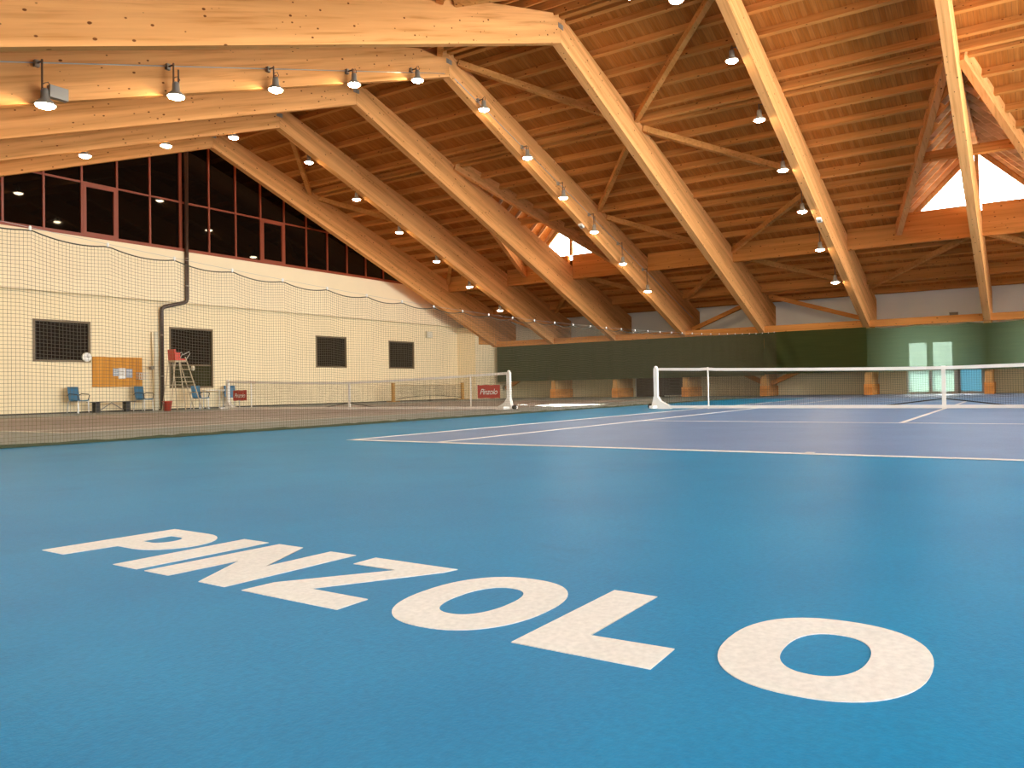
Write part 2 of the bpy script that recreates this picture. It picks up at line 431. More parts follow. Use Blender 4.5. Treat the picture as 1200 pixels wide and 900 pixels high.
# purlins: (distance from ridge, extra depth)
PUR = [(.40, .06), (1.05, 0), (1.95, 0), (2.87, 0), (3.80, 0), (4.70, 0), (5.22, .03), (5.50, .03), (6.50, 0), (7.41, 0), (8.31, 0), (9.21, 0),
       (10.10, .12), (11.0, 0), (11.85, 0), (12.73, 0), (13.62, 0), (15.5, 0), (16.35, 0), (17.25, 0), (18.05, 0), (18.85, .24), (19.65, 0), (20.5, 0)]
cs, sn = 1 / math.hypot(1, SP), SP / math.hypot(1, SP)
for sg in (1, -1):
    ys = sorted([y for y, s in DORM if s == sg])
    for u, ex in PUR:
        segs = [(YB + .05, YG + .1)]
        if UA < u < UF and ex < .1:
            hw = ZRD - (ZP0 + PH - SP * u) + .05
            cut = []
            a = YB + .05
            for yc in ys: cut.append((a, yc - hw)); a = yc + hw
            cut.append((a, YG + .1)); segs = cut
        zt = ZP0 + PH - SP * u
        for a, b_ in segs:
            # section in (x,z) perpendicular to the slope
            def P(du, dn): return (XR + sg * (u + du * cs - dn * sn * 1.0), zt - du * sn - dn * cs)
            hgt = (PH + ex) * cs
            MB().prism([P(-.06, 0), P(.06, 0), P(.06, hgt), P(-.06, hgt)], 'y', a, b_).build('purlin', 'wood_y', ceiling)
MB().box(XR - .09, XR + .09, YB + .05, YG + .1, 11.02, 11.36).build('ridge_beam', 'wood_y', ceiling)

# cross beams below each dormer line and in the plain bays
for sg in (1, -1):
    xb = XR + sg * 14.62
    for i in range(len(RY) - 1):
        ya, yb = RY[i + 1] + RW, RY[i]
        dorm = any(s == sg and min(abs(yc - RY[i] - RW / 2), abs(yc - RY[i + 1] - RW / 2)) < .1 for yc, s in DORM)
        if dorm:
            yc = [y for y, s in DORM if s == sg and min(abs(y - RY[i] - RW / 2), abs(y - RY[i + 1] - RW / 2)) < .1][0]
            zl, zh = 5.95, 7.15
            if yc > (ya + yb) / 2: pts = [(ya, zl), (yb, zl), (yb, zh), (yc - WF, zh), (yc - WF, 6.78), (ya, 6.78)]
            else: pts = [(ya, zl), (yb, zl), (yb, 6.78), (yc + WF, 6.78), (yc + WF, zh), (ya, zh)]
            MB().prism(pts, 'x', xb - .13, xb + .13).build('cross_beam', 'wood_y', ceiling)
        else:
            MB().box(xb - .1, xb + .1, ya, yb, 5.97, 6.78).build('cross_beam', 'wood_y', ceiling)
# valley beams, dormer rafters, dormer ridge beams and dormer windows
wn = 0
for yc, sg in DORM:
    for s in (-1, 1):
        a = (XR + sg * (UA - .6), yc + s * .17, zp(XR + UA - .6)); b_ = (XR + sg * (UF - .17), yc + s * (WF - .08), zp(XR + UF))
        MB().beam(a, b_, .2, .48).build('valley_beam', 'beam_r' if sg > 0 else 'beam_l', ceiling)
        u = UA + .95
        while u < UF - .1:
            hw = ZRD - (ZP0 + PH - SP * u) - .08
            MB().beam((XR + sg * u, yc + s * .1, ZRD - .1 - .085), (XR + sg * u, yc + s * hw, ZRD - hw - .085), .07, .16).build('dormer_rafter', 'lit_y', ceiling)
            u += .86
    MB().box(min(XR + sg * UA, XR + sg * (UF - .1)), max(XR + sg * UA, XR + sg * (UF - .1)), yc - .09, yc + .09, ZRD - .36, ZRD - .06).build('dormer_ridge_beam', 'lit_y', ceiling)
    wn += 1
    xb = XR + sg * 14.62
    mw = MB()
    mw.box(xb - .06, xb + .06, yc - .07, yc + .07, 7.15, 9.3)
    for s in (-1, 1):
        mw.prism([(yc + s * 2.15, 7.15), (yc + s * 1.95, 7.15), (yc, 9.10), (yc, 9.30)], 'x', xb - .06, xb + .06)
    wo = struct(mw.build('window_%d' % wn, 'wood_z'))
    for s in (-1, 1):
        MB().prism([(yc + s * .07, 7.15), (yc + s * 1.95, 7.15), (yc + s * .07, 9.03)], 'x', xb - .01, xb + .01).build('pane', 'glass', wo)
    # cheeks closing the dormer beside the glazing, above the cross beam
    m3 = MB()
    for s in (-1, 1):
        m3.prism([(yc + s * 1.95, 7.15), (yc + s * (WF + .0), 6.77), (yc + s * (WF), ZRD - WF), (yc, ZRD), (yc, 9.3), (yc + s * 2.15, 7.15)], 'x', xb - .03, xb + .03)
    m3.build('dormer_cheek', 'wood_y', ceiling)
    portal('dormer_portal', (xb + sg * .15, yc, 8.1), (0, math.radians(90) * (1 if sg > 0 else -1), 0), 2.0, 3.9)

# rafters
ORD = ['first', 'second', 'third', 'fourth', 'fifth', 'sixth', 'seventh', 'eighth', 'ninth']
NAMES = ['rafter beside the glazed gable wall', 'second rafter from the gable wall', 'third rafter from the gable wall', 'fourth rafter from the gable wall', 'fifth rafter from the gable wall',
         'sixth rafter from the gable wall', 'seventh rafter from the gable wall', 'eighth rafter from the gable wall', 'ninth rafter from the gable wall']
RAFT = {}
for i, y in enumerate(RY):
    for sg in (1, -1):
        s_ = .3806 if sg > 0 else .3692
        e = 19.01
        pts = [(XR + sg * .003, 10.322), (XR + sg * e, 10.322 - s_ * e), (XR + sg * 20.4, 10.322 - s_ * e), (XR + sg * (UE - .04), 10.322 - s_ * e + .45), (XR + sg * (UE - .04), zp(XW) + .01), (XR + sg * .003, ZP0)]
        o = MB().prism(pts, 'y', y, y + RW).build('roof_rafter', 'beam_r' if sg > 0 else 'beam_l')
        side = 'on the green screen side' if sg > 0 else 'on the side opposite the screens'
        tag(o, '%s tapered timber rafter from the gable wall, %s' % (ORD[i], side), 'rafter', 'timber rafters')
        RAFT[(i, sg)] = o
        MB().box(min(XR + sg * .005, XR + sg * .13), max(XR + sg * .005, XR + sg * .13), y - .012, y, 10.72, 10.86).build('joint_plate', 'grey', o)

# roof bracing
def brace(i, ui, j, uj, sg, zoff=0.0):
    yi = RY[i] if RY[i] > RY[j] else RY[i] + RW
    yj = RY[j] if RY[j] > RY[i] else RY[j] + RW
    a = (XR + sg * ui, yi, ZP0 - SP * ui - .12 - zoff); b_ = (XR + sg * uj, yj, ZP0 - SP * uj - .12 - zoff)
    MB().beam(a, b_, .17, .2).build('brace', 'wood_x', ceiling)
for sg in (1, -1):
    for (hub, nb) in ((4, 3), (4, 5), (0, 1)):
        brace(nb, .45, hub, 4.85, sg); brace(hub, 5.35, nb, 9.75, sg); brace(nb, 10.4, hub, 14.5, sg); brace(hub, 15.0, nb, 19.1, sg)
    for (hub, nb) in ((6, 5), (6, 7), (2, 1), (2, 3)):
        brace(nb, 19.3, hub, 15.2, sg, .04)
# upright bracing by the screen wall
for hub, nb in ((4, 3), (4, 5), (0, 1)):
    ya = RY[hub] if RY[hub] > RY[nb] else RY[hub] + RW
    yb = RY[nb] if RY[nb] > RY[hub] else RY[nb] + RW
    MB().beam((31.8, ya, 4.95), (31.8, yb, 3.5), .2, .2).build('brace', 'wood_y', ceiling)
    MB().beam((31.8, ya, .6), (31.8, yb, 2.5), .2, .22).build('brace', 'wood_y', ceiling)

# eave beam and pillars
m2 = MB()
eb = MB().box(30.92, 31.16, YB + .1, YG - 1.3, 3.09, 3.40).build('eave_beam', 'wood_y')
tag(eb, 'long horizontal timber beam above the green screens', 'beam')
for i, y in enumerate(RY[1:], 1):
    p = thing('timber_pillar', 'timber pillar at the screen wall under the %s rafter from the gable' % ORD[i], 'pillar', (31.2, y + RW / 2, 0), 0, 'timber pillars below the screens')
    MB().box(31.0, 32.96, y, y + RW, 0, 3.08).build('post', 'wood_z', p)
    MB().box(30.95, 32.96, y - .04, y + RW + .04, 0, .5).build('footing_block', 'wood_y', p)

# ================================================================== WALLS
def wall_with_holes(name, xs, zs, holes, y0, y1, mat):
    """boxes around rectangular holes (x0,x1,z0,z1); joined into one mesh on a grid"""
    X = sorted(set([xs[0], xs[1]] + [h[0] for h in holes] + [h[1] for h in holes])); Z = sorted(set([zs[0], zs[1]] + [h[2] for h in holes] + [h[3] for h in holes]))
    m = MB()
    for a, b_ in zip(X, X[1:]):
        for c, d in zip(Z, Z[1:]):
            mx, mz = (a + b_) / 2, (c + d) / 2
            if not any(h[0] < mx < h[1] and h[2] < mz < h[3] for h in holes): m.box(a, b_, y0, y1, c, d)
    return struct(m.build(name, mat))
H = [(5.97, 7.90, 1.81, 3.28), (10.93, 12.87, 0.84, 3.27), (18.36, 20.32, 1.76, 3.28), (23.30, 25.29, 1.76, 3.24)]
wall = wall_with_holes('wall_gable', (XL, XW), (0, 4.24), H, YG, YG + .3, 'wall')
MB().box(XL, XW, YG - .20, YG + .3, 4.24, 6.32).build('upper_wall', 'wall_up', wall)
MB().box(XL, XW, YG - .012, YG, 0, .05).build('base_shadow_strip', 'black', wall)  # black strip painted in for the thin baseboard shadow
for k, (a, b_, c, d) in enumerate(H):
    wn += 1
    m2 = MB(); t = .07
    m2.box(a, a + t, YG - .02, YG + .12, c, d); m2.box(b_ - t, b_, YG - .02, YG + .12, c, d)
    m2.box(a + t, b_ - t, YG - .02, YG + .12, c, c + t); m2.box(a + t, b_ - t, YG - .02, YG + .12, d - t, d)
    if k == 1: m2.box(a + t, b_ - t, YG + .02, YG + .12, 1.74, 1.80)
    wo = struct(m2.build('window_%d' % wn, 'win_frame'))
    lo = 1.80 if k == 1 else c + t
    MB().box(a + t, b_ - t, YG + .06, YG + .08, lo, d - t).build('pane', 'win_dark', wo)
    if k == 1: MB().box(a + t, b_ - t, YG + .06, YG + .08, c + t, 1.74).build('panel', 'win_olive', wo)

# glazing of the gable
wn += 1
ZS, ZT = 6.32, 8.30
mull = [5.05 + 1.278 * k for k in range(-6, 19)]
yq = YG
def ztop(X): return zp(X) - .02
mw = MB()
xa, xb_ = XR - (zp(XR) - ZS) / SP + .1, XR + (zp(XR) - ZS) / SP - .1
mw.box(xa, xb_, yq - .21, yq + .02, ZS - .02, ZS + .10)
ta, tb = XR - (zp(XR) - ZT) / SP, XR + (zp(XR) - ZT) / SP
mw.box(ta, tb, yq - .06, yq + .02, ZT - .035, ZT + .035)
for x in mull:
    if xa < x < xb_:
        h = .06 if abs(x - 11.44) < .2 else .035
        mw.box(x - h, x + h, yq - .075, yq + .02, ZS + .09, ztop(x))
gl = struct(mw.build('window_%d' % wn, 'red_frame'))
def sash(x0, x1, z0, z1):
    m = MB(); t = .11
    m.box(x0, x0 + t, yq - .09, yq, z0, z1); m.box(x1 - t, x1, yq - .09, yq, z0, z1)
    m.box(x0 + t, x1 - t, yq - .09, yq, z0, z0 + t); m.box(x0 + t, x1 - t, yq - .09, yq, z1 - t, z1)
    m.build('sash', 'red_frame', gl)
sash(mull[8] + .035, mull[9] - .035, ZS + .09, ZT - .035)
sash(mull[14] + .035, mull[15] - .035, ZS + .09, ZT - .035)
for a, b_ in zip(mull, mull[1:]):
    if b_ < xa or a > xb_: continue
    a2, b2 = max(a, xa), min(b_, xb_)
    def clip(lo, hi):
        pts = [(a2, lo), (b2, lo)]
        ha, hb = min(hi, ztop(a2)), min(hi, ztop(b2))
        if b2 > XR > a2 and hi > 10: pts += [(b2, hb), (XR, ztop(XR)), (a2, ha)]
        else:
            if hb > lo: pts.append((b2, hb))
            xc = XR + math.copysign((ZP0 - .02 - hi) / SP, a2 - XR)
            if (ha - hi) * (hb - hi) <= 0 and a2 < xc < b2 and hi < 10: pts.append((xc, hi))
            if ha > lo: pts.append((a2, ha))
        return pts if len(pts) >= 3 else None
    for lo, hi in ((ZS + .05, ZT), (ZT, 99)):
        if lo > max(ztop(a2), ztop(b2)): continue
        if min(ztop(a2), ztop(b2)) < lo:       # corner cell: triangle up to the rafters
            xc = XR + math.copysign((ZP0 - .02 - lo) / SP, a2 - XR)
            p = [(xc, lo), (b2, lo), (b2, min(hi, ztop(b2)))] if a2 < XR else [(a2, lo), (xc, lo), (a2, min(hi, ztop(a2)))]
        else: p = clip(lo, hi)
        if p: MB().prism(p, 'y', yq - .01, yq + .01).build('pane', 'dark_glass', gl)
# solid gable corners beside the glazing and backing above
m2 = MB()
for sg in (1, -1):
    xg = XR + sg * ((zp(XR) - ZS) / SP - .1)
    m2.prism([(xg, 6.32), (XR + sg * UE, 6.32), (XR + sg * UE, 6.33), (xg, 6.40)], 'y', YG, YG + .3)
m2.build('gable_corner', 'wall_up', wall)

# corner pier
pier = struct(MB().box(29.12, XW, 20.12, YG, 0, 3.2).build('wall_corner_pier', 'wall'))
MB().box(29.12, 29.45, 20.12, YG, 3.2, 4.2).build('pier_head', 'wall', pier)
MB().box(29.45, 32.9, 20.15, 20.45, 3.2, 4.35).build('timber_plate', 'wood_x', pier)
# screen wall
HB = [(-3.02, -2.16, 1.12, 2.42), (-4.05, -3.15, 1.12, 2.42), (-7.75, -6.90, 1.12, 2.42), (-8.80, -7.90, 1.12, 2.42)]  # last two windows are unseen, added to backlight the screen's right end
DR = (-5.2, -4.2, 0, 2.42)
Yh = sorted(set([YB, YG + .3, -5.2, -4.2] + [h[0] for h in HB] + [h[1] for h in HB])); Zh = [0, .1, 1.06, 1.12, 2.05, 2.42, 4.75]
m2 = MB()
for a, b_ in zip(Yh, Yh[1:]):
    for c, d in zip(Zh, Zh[1:]):
        if not any(h[0] - .01 < a and b_ < h[1] + .01 and c > 1.1 and d < 2.5 for h in HB) and not any(h[0] - .01 < a and b_ < h[1] + .01 and c > .05 and d < 1.1 for h in HB) and not (a > -5.21 and b_ < -4.19 and d < 2.2): m2.box(XW, XW + .3, a, b_, c, d)
wb = struct(m2.build('wall_screens', 'wall_back'))
for ya, yb in ((YB, -8.9), (-6.8, -5.3), (-2.1, 8.7), (11.8, 20.1)): MB().box(XW - .012, XW, ya, yb, 0, 1.25).build('lamp_warmth_panel', 'lamp_warmed_wall', wb)  # panels added to carry the lamp-warmed tint low on the wall
for a, b_, c, d in HB:
    wn += 1
    m2 = MB(); t = .06
    m2.box(XW, XW + .12, a, a + t, c, d); m2.box(XW, XW + .12, b_ - t, b_, c, d); m2.box(XW, XW + .12, a + t, b_ - t, c, c + t); m2.box(XW, XW + .12, a + t, b_ - t, d - t, d)
    wo = struct(m2.build('window_%d' % wn, 'white'))
    MB().box(XW + .06, XW + .07, a + t, b_ - t, c + t, d - t).build('pane', 'glass', wo)
    MB().box(XW + .03, XW + .04, a, b_, .1, 1.06).build('frosted_pane', 'frosted_pale', wo)
d1 = struct(MB().box(XW - .02, XW + .02, -5.2, -5.12, 0, 2.05).box(XW - .02, XW + .02, -5.12, -4.3, 1.97, 2.05).box(XW - .02, XW + .02, -5.12, -4.3, 0, .1).build('door_1', 'white'))
MB().box(XW - .005, XW + .005, -5.12, -4.3, .1, 1.97).build('frosted_pane', 'frosted', d1)
MB().box(XW - .07, XW, -4.3, -4.2, 0, 2.1).build('door_frame', 'grey', d1)
d2 = struct(MB().box(XW - .05, XW, 8.85, 11.7, 0, 2.1).build('door_2', 'door_dark'))
MB().box(XW - .09, XW - .05, 8.75, 10.0, 0, .06).build('threshold', 'white', d2)
# unseen wall behind the camera and unseen gable; glazing added to let daylight in
m2 = MB().box(XL - .3, XL, YB, YG + .3, 0, 1.7).box(XL - .3, XL, YB, YG + .3, 3.1, 4.75).box(XL - .3, XL, 3.0, YG + .3, 1.7, 3.1)
for k in range(5): m2.box(XL - .3, XL, YB + k * 4.3, YB + k * 4.3 + .35, 1.7, 3.1)
struct(m2.build('wall_left', 'wall_back'))
for k in range(4):  # unseen windows added to brighten the roof and the screen wall
    wn += 1
    a, b_ = YB + k * 4.3 + .35, YB + (k + 1) * 4.3
    m2 = MB(); t = .07
    m2.box(XL - .2, XL - .08, a, a + t, 1.7, 3.1).box(XL - .2, XL - .08, b_ - t, b_, 1.7, 3.1).box(XL - .2, XL - .08, a + t, b_ - t, 1.7, 1.77).box(XL - .2, XL - .08, a + t, b_ - t, 3.03, 3.1)
    wo = struct(m2.build('window_%d' % wn, 'white'))
    MB().box(XL - .15, XL - .14, a + t, b_ - t, 1.77, 3.03).build('pane', 'glass', wo)
portal('left_portal', (XL - .05, YB + 8.7, 2.4), (0, -math.pi / 2, 0), 1.4, 17.4)
wf = struct(MB().box(XL, XW, YB - .3, YB, 0, 2.6).build('wall_glazed', 'wall_back'))
wn += 1
mw = MB()
for k in range(-5, 6):
    x = XR + k * 4.0
    if zp(x) > 2.7: mw.box(x - .06, x + .06, YB - .12, YB, 2.6, zp(x))
mw.box(XL, XW, YB - .12, YB, 2.6, 2.72)
wo = struct(mw.build('window_%d' % wn, 'red_frame'))
for k in range(-5, 5):
    a, b_ = XR + k * 4.0 + .06, XR + (k + 1) * 4.0 - .06
    MB().prism([(a, 2.72), (b_, 2.72), (b_, zd(b_)), (a, zd(a))], 'y', YB - .07, YB - .06).build('pane', 'glass', wo)

# ================================================================== GREEN SCREENS
def screen(label, ya, yb, ztopf, zbot, fold=0, seed=0):
    rnd = random.Random(seed)
    n = max(12, int(abs(yb - ya) / .12)); rows = 14
    ph = [rnd.uniform(0, 6.3) for _ in range(4)]
    vs, fs = [], []
    for i in range(n + 1):
        t = i / n; y = ya + (yb - ya) * t
        for j in range(rows + 1):
            s = j / rows
            zt = ztopf(y); z = zt + (zbot - zt) * s
            x = 30.84 + .012 * math.sin(y * 2.3 + ph[0]) + .010 * math.sin(y * 5.1 + ph[1] + s * 2)
            if fold:
                dd = (y - yb)                               # diagonal tension folds at the end by the rafter
                k = math.exp(-((dd) / 1.3) ** 2)
                x += -.09 + .17 * k * math.sin(8.5 * (dd * .8 + s * .8)) * (0.35 + s * .8)
            vs.append((x, y, z))
    for i in range(n):
        for j in range(rows):
            a = i * (rows + 1) + j; fs.append((a, a + 1, a + rows + 2, a + rows + 1))
    o = MB().add(vs, fs).build('green_screen', 'curtain', smooth=True)
    return tag(o, label, 'screen', 'green screens along the wall')
flat = lambda y: 3.07
scal = lambda y: 3.06 - .055 * abs(math.sin((y + 1) * math.pi / 1.9)) - .02
screen('long dark green screen hanging between the corner pier and the fifth rafter', 19.8, 3.87, flat, 1.0, 0, 1)
screen('dark green screen with diagonal folds between the fifth and sixth rafters', -.78, 3.86, flat, 1.06, 1, 2)
screen('sunlit green screen with scalloped top edge and windows behind it', -10.2, -.66, scal, 1.04, 0, 3)

# ================================================================== FLOODLIGHTS
lamp_names = {1: 'second rafter from the gable wall', 3: 'fourth rafter from the gable wall', 5: 'sixth rafter from the gable wall', 7: 'eighth rafter from the gable wall'}
ordw = ['first', 'second', 'third', 'fourth', 'fifth', 'sixth', 'seventh', 'eighth']
lens_me = None
def floodlight(i, sg, k, X, box=False, twin=False):
    s_ = .3806 if sg > 0 else .3692
    zb = 10.322 - s_ * abs(X - XR)
    ys = RY[i] - .24 if i == 3 else RY[i] + RW + .24       # which face of the rafter carries it
    yf = RY[i] if i == 3 else RY[i] + RW
    dy = 1 if i == 3 else -1
    zl = zb - .10
    side = 'green screen side' if sg > 0 else 'side opposite the screens'
    o = thing('floodlight', '%s floodlight below the ridge, %s rafter from the gable, %s' % (ordw[k], ORD[i], side), 'lamp', (X, ys, zl), 0, 'floodlights along the rafters')
    MB().lathe([(.001, .30), (.055, .30), (.07, .26), (.075, .12), (.17, .035), (.185, .0), (.165, .0)], 20).build('housing', 'grey', o, True, local=True)
    MB().lathe([(.165, .012), (.15, -.018), (.10, -.045), (.05, -.055), (.001, -.058)], 16).build('lens', 'lamp', o, True, local=True)
    zc = min(zp(X) - .75, zb + .95); rod = max(.30, zc - zl)
    m = MB().tube([(-.05, 0, .26), (-.05, 0, max(rod, .36))], .018, 6)
    if twin: m.tube([(.06, 0, .26), (.06, 0, max(rod - .1, .36))], .018, 6)
    m.tube([(-.05, 0, max(rod, .36) - .03), (-.05, dy * .24, max(rod, .36) - .03)], .016, 6)
    m.build('rod', 'brown_metal', o, local=True)
    MB().tube([(.05, 0, .28), (.09, 0, .38), (.05, 0, .44), (-.02, 0, .40), (-.05, 0, .34)], .008, 5).build('cable_loop', 'black', o, True, local=True)
    MB().box(-.09, -.01, dy * .16, dy * .24, max(rod, .36) - .09, max(rod, .36) + .03).build('bracket', 'grey', o, local=True)
    if box: MB().box(.04, .36, -.09, .03, .16, .38).build('ballast_box', 'grey', o, local=True)
    return o
LX = {3: ([10.13, 7.62, 5.10, 2.57, .03, -2.5], [13.36, 15.9, 18.35, 20.75, 23.3, 25.8]),
      1: ([10.3, 7.75, 5.18, 2.7, .2], [13.68, 16.2, 18.76, 21.3, 23.8, 26.4]),
      5: ([10.0, 7.5, 5.0, 2.5, 0, -2.5], [13.9, 16.36, 18.86, 21.28, 23.87, 26.44])}
for i, (lf, rg) in LX.items():
    for sg, xs in ((-1, lf), (1, rg)):
        for k, X in enumerate(xs):
            floodlight(i, sg, k, X, box=(i == 3 and sg < 0 and k == 4), twin=(i == 3 and k in (3,)))
# conduit along the fourth rafter
for sg in (1, -1):
    e0, e1 = .25, (20.0 if sg > 0 else 15.5)
    pts = [(XR + sg * u, RY[3] - .02, ZP0 - SP * u - .74) for u in (e0, e1)]
    MB().tube(pts, .012, 6).build('cable_conduit', 'steel', RAFT[(3, sg)])
for (i, X, lb) in ((3, 20.3, 'small white sensor box under the fourth rafter from the gable wall'), (5, 22.0, 'small white sensor box under the sixth rafter from the gable wall')):
    z = 10.322 - .3806 * (X - XR)
    o = thing('sensor_box', lb, 'sensor', (X, RY[i] + .1, z))
    MB().beam((-.11, 0, -.045 + .042), (.11, 0, -.045 - .042), .16, .08).build('case', 'white', o, local=True)
    MB().beam((-.05, 0, -.092 + .019), (.05, 0, -.092 - .019), .09, .02).build('face_plate', 'grey', o, local=True)

# ================================================================== TENNIS NETS
def tennis_net(name, label, X, yc, half, stick, group, banners=False):
    o = thing(name, label, 'tennis net', (X, yc, 0))
    def top(d): return .914 + (1.07 - .914) * (abs(d) / half) ** 1.4 + (0.012 if abs(abs(d) - stick) < .15 else 0)
    def bot(d): return .06 + .16 * max(0, 1 - abs(d) / 1.25)
    for s in (-1, 1):
        po = MB().box(-.05, .05, s * half - .05, s * half + .05, .0, 1.06).lathe([(.05, 1.06), (.045, 1.10), (.02, 1.115), (.001, 1.12)], 10, (0, s * half, 0)).build('post', 'white', o, local=True)
        MB().prism([(s * (half + .13), 0), (s * (half - .42), 0), (s * (half - .36), .09), (s * (half - .14), .20), (s * (half - .05), .32), (s * (half + .05), .32)], 'x', -.07, .07).build('foot', 'white', po, local=True)
        MB().box(-.35, .35, s * half - .05, s * half + .05, .02, .09).build('foot_bar', 'white', po, local=True)
        MB().tube([(0, s * (half + .13), .07), (0, s * (half + .22), .07)], .06, 10).build('wheel', 'black', po, local=True)
        MB().tube([(0, s * stick, 0), (0, s * stick, top(stick) + .01)], .02, 6).build('singles_stick', 'white', o, local=True)
    MB().box(-.05, .05, -half + .05, half - .05, .015, .085).build('base_bar', 'white', o, local=True)
    n = 60
    vs, fs = [], []
    m = MB()
    for i in range(n):
        d0, d1 = -half + .08 + (2 * half - .16) * i / n, -half + .08 + (2 * half - .16) * (i + 1) / n
        m.add([(x, d, top(d) - z) for d in (d0, d1) for x, z in ((-.012, .07), (.012, .07), (.012, 0), (-.012, 0))], [(0, 1, 5, 4), (1, 2, 6, 5), (2, 3, 7, 6), (3, 0, 4, 7)])
    m.build('top_band', 'white', o, local=True)
    MB().box(-.018, .018, -.04, .04, .0, .92).build('centre_strap', 'white', o, local=True)
    m = MB(); r = .0022
    c = -half + .1
    while c < half - .1:
        m.tube([(0, c, bot(c)), (0, c, top(c) - .06)], r, 3, False); c += .046
    for q in range(1, 21):
        t = q / 20
        pts = []
        for i in range(49):
            d = -half + .1 + (2 * half - .2) * i / 48; pts.append((0, d, bot(d) + (top(d) - .06 - bot(d)) * (t - .03)))
        m.tube(pts, r, 3, False)
    stuff(m.build('netting', 'net', o, local=True))
    m = MB(); pts = [(0, -half + .1 + (2 * half - .2) * i / 96, bot(-half + .1 + (2 * half - .2) * i / 96)) for i in range(97)]
    m.tube(pts, .012, 5).build('bottom_cord', 'black', o, local=True)
    return o
tennis_net('tennis_net', 'white framed tennis net on the blue court', 11.885, -5.485, 6.65, 5.24, None)
n2 = tennis_net('tennis_net', 'tennis net with red banners at both ends on the grey court', 11.24, 11.79, 6.4, 5.03, None)
# banners tied to the second net
def textmesh(body, size, shear, mat, parent, M4):
    cu = bpy.data.curves.new('txt', 'FONT'); cu.body = body; cu.size = size; cu.shear = shear; cu.align_x = 'CENTER'; cu.align_y = 'CENTER'; cu.extrude = .001; cu.space_character = .92
    t = bpy.data.objects.new('txt', cu); col.objects.link(t)
    me = bpy.data.meshes.new_from_object(t.evaluated_get(bpy.context.evaluated_depsgraph_get()))
    bpy.data.objects.remove(t); me.materials.clear(); me.materials.append(M[mat]); me.transform(M4)
    o = bpy.data.objects.new('lettering', me); col.objects.link(o); o.parent = parent
    return o
face = Matrix(((0, 0, -1, 0), (-1, 0, 0, 0), (0, 1, 0, 0), (0, 0, 0, 1)))      # text x -> -Y, text y -> Z, facing -X
for yb_, lb in ((6.08, 'red banner with white script on the net, at the end by the divider net'), (17.43, 'red banner with white script on the net, at the end by the umpire chair')):
    o = thing('banner', lb, 'banner', (11.2, yb_, .33), 0)
    m = MB(); N = 10
    vs = []; fs = []
    for i in range(N + 1):
        y = -.4 + .8 * i / N
        for z in (0, .38):
            for x in (-.006, .006): vs.append((x + .008 * math.sin(i * .9), y, z + .006 * math.sin(i * 1.3)))
    for i in range(N):
        a = i * 4; fs += [(a, a + 2, a + 6, a + 4), (a + 1, a + 5, a + 7, a + 3), (a, a + 4, a + 5, a + 1), (a + 2, a + 3, a + 7, a + 6)]
    fs += [(0, 1, 3, 2), (N * 4, N * 4 + 2, N * 4 + 3, N * 4 + 1)]
    m.add(vs, fs).build('cloth', 'red_banner', o, local=True)
    t = textmesh('Pinzolo', .23, .35, 'white', o, Matrix.Translation((-.018, 0, .18)) @ face)

# small net by the gable wall
o = thing('mini_net', 'small practice net with yellow wooden posts at the foot of the wall', 'net', (25.3, 20.35, 0))
for s in (-1, 1): MB().box(s * 2.85 - .09, s * 2.85 + .09, -.05, .05, 0, .98).build('post', 'yellow_post', o, local=True)
MB().box(2.85 - .25, 2.85 + .25, -.25, .25, 0, .04).box(-2.85 - .25, -2.85 + .25, -.25, .25, 0, .04).build('post_base', 'yellow_post', o, local=True)
m = MB(); c = -2.72
while c < 2.72: m.tube([(c, 0, .28 - .12 * (c / 2.8) ** 2 * 0 - .16 * (c / 2.8) ** 2), (c, 0, .84)], .003, 3, False); c += .06
for q in range(12):
    m.tube([(-2.75 + 5.5 * i / 20, 0, (.28 - .16 * ((-2.75 + 5.5 * i / 20) / 2.8) ** 2) * (1 - q / 11) + .84 * q / 11) for i in range(21)], .003, 3, False)
stuff(m.build('netting', 'net', o, local=True))
MB().tube([(-2.75, 0, .85), (2.75, 0, .85)], .018, 6).build('top_cord', 'tan_pole', o, local=True)
MB().tube([(-2.75 + 5.5 * i / 20, 0, .28 - .16 * ((-2.75 + 5.5 * i / 20) / 2.8) ** 2) for i in range(21)], .016, 6).build('bottom_cord', 'black', o, local=True)
MB().box(-.1, .1, -.1, .1, 0, .05).tube([(0, 0, .05), (0, 0, .28)], .015, 6).build('centre_foot', 'black', o, local=True)

# ================================================================== DIVIDER NET
dv = thing('divider_net', 'tall fine mesh net hanging between the two courts', 'net', (XR, YD, 0))
XA, XB = -8.9, 30.35
def cable(X): return 2.27 + (.0033 if X < 9 else .0017) * (X - 9) ** 2
HK = .95
def ntop(X):
    t = ((X - XA) / HK) % 1
    return cable(X) - .03 - .10 * (t * (1 - t)) * 4 * .6
m = MB(); px = .045; r = .0021
X = XA
jit = random.Random(3)
while X < XB:
    m.tube([(X, YD + jit.uniform(-.01, .01), .03), (X + jit.uniform(-.006, .006), YD, ntop(X))], r, 3, False); X += px
nr = 56
for q in range(1, nr + 1):
    t = q / nr; pts = []
    K = 120 if q < nr - 8 else 330
    for i in range(K + 1):
        x = XA + (XB - XA) * i / K; pts.append((x, YD + .002, .03 + (ntop(x) - .03) * t))
    m.tube(pts, r, 3, False)
stuff(m.build('netting', 'divnet', dv))
m = MB(); m.tube([(XA + (XB - XA) * i / 400, YD, ntop(XA + (XB - XA) * i / 400)) for i in range(401)], .009, 5).build('top_rope', 'cord', dv)
MB().tube([(XA + (XB - XA) * i / 60, YD, cable(XA + (XB - XA) * i / 60)) for i in range(61)], .003, 5).build('steel_cable', 'steel', dv)
k = 0; hook_me = None
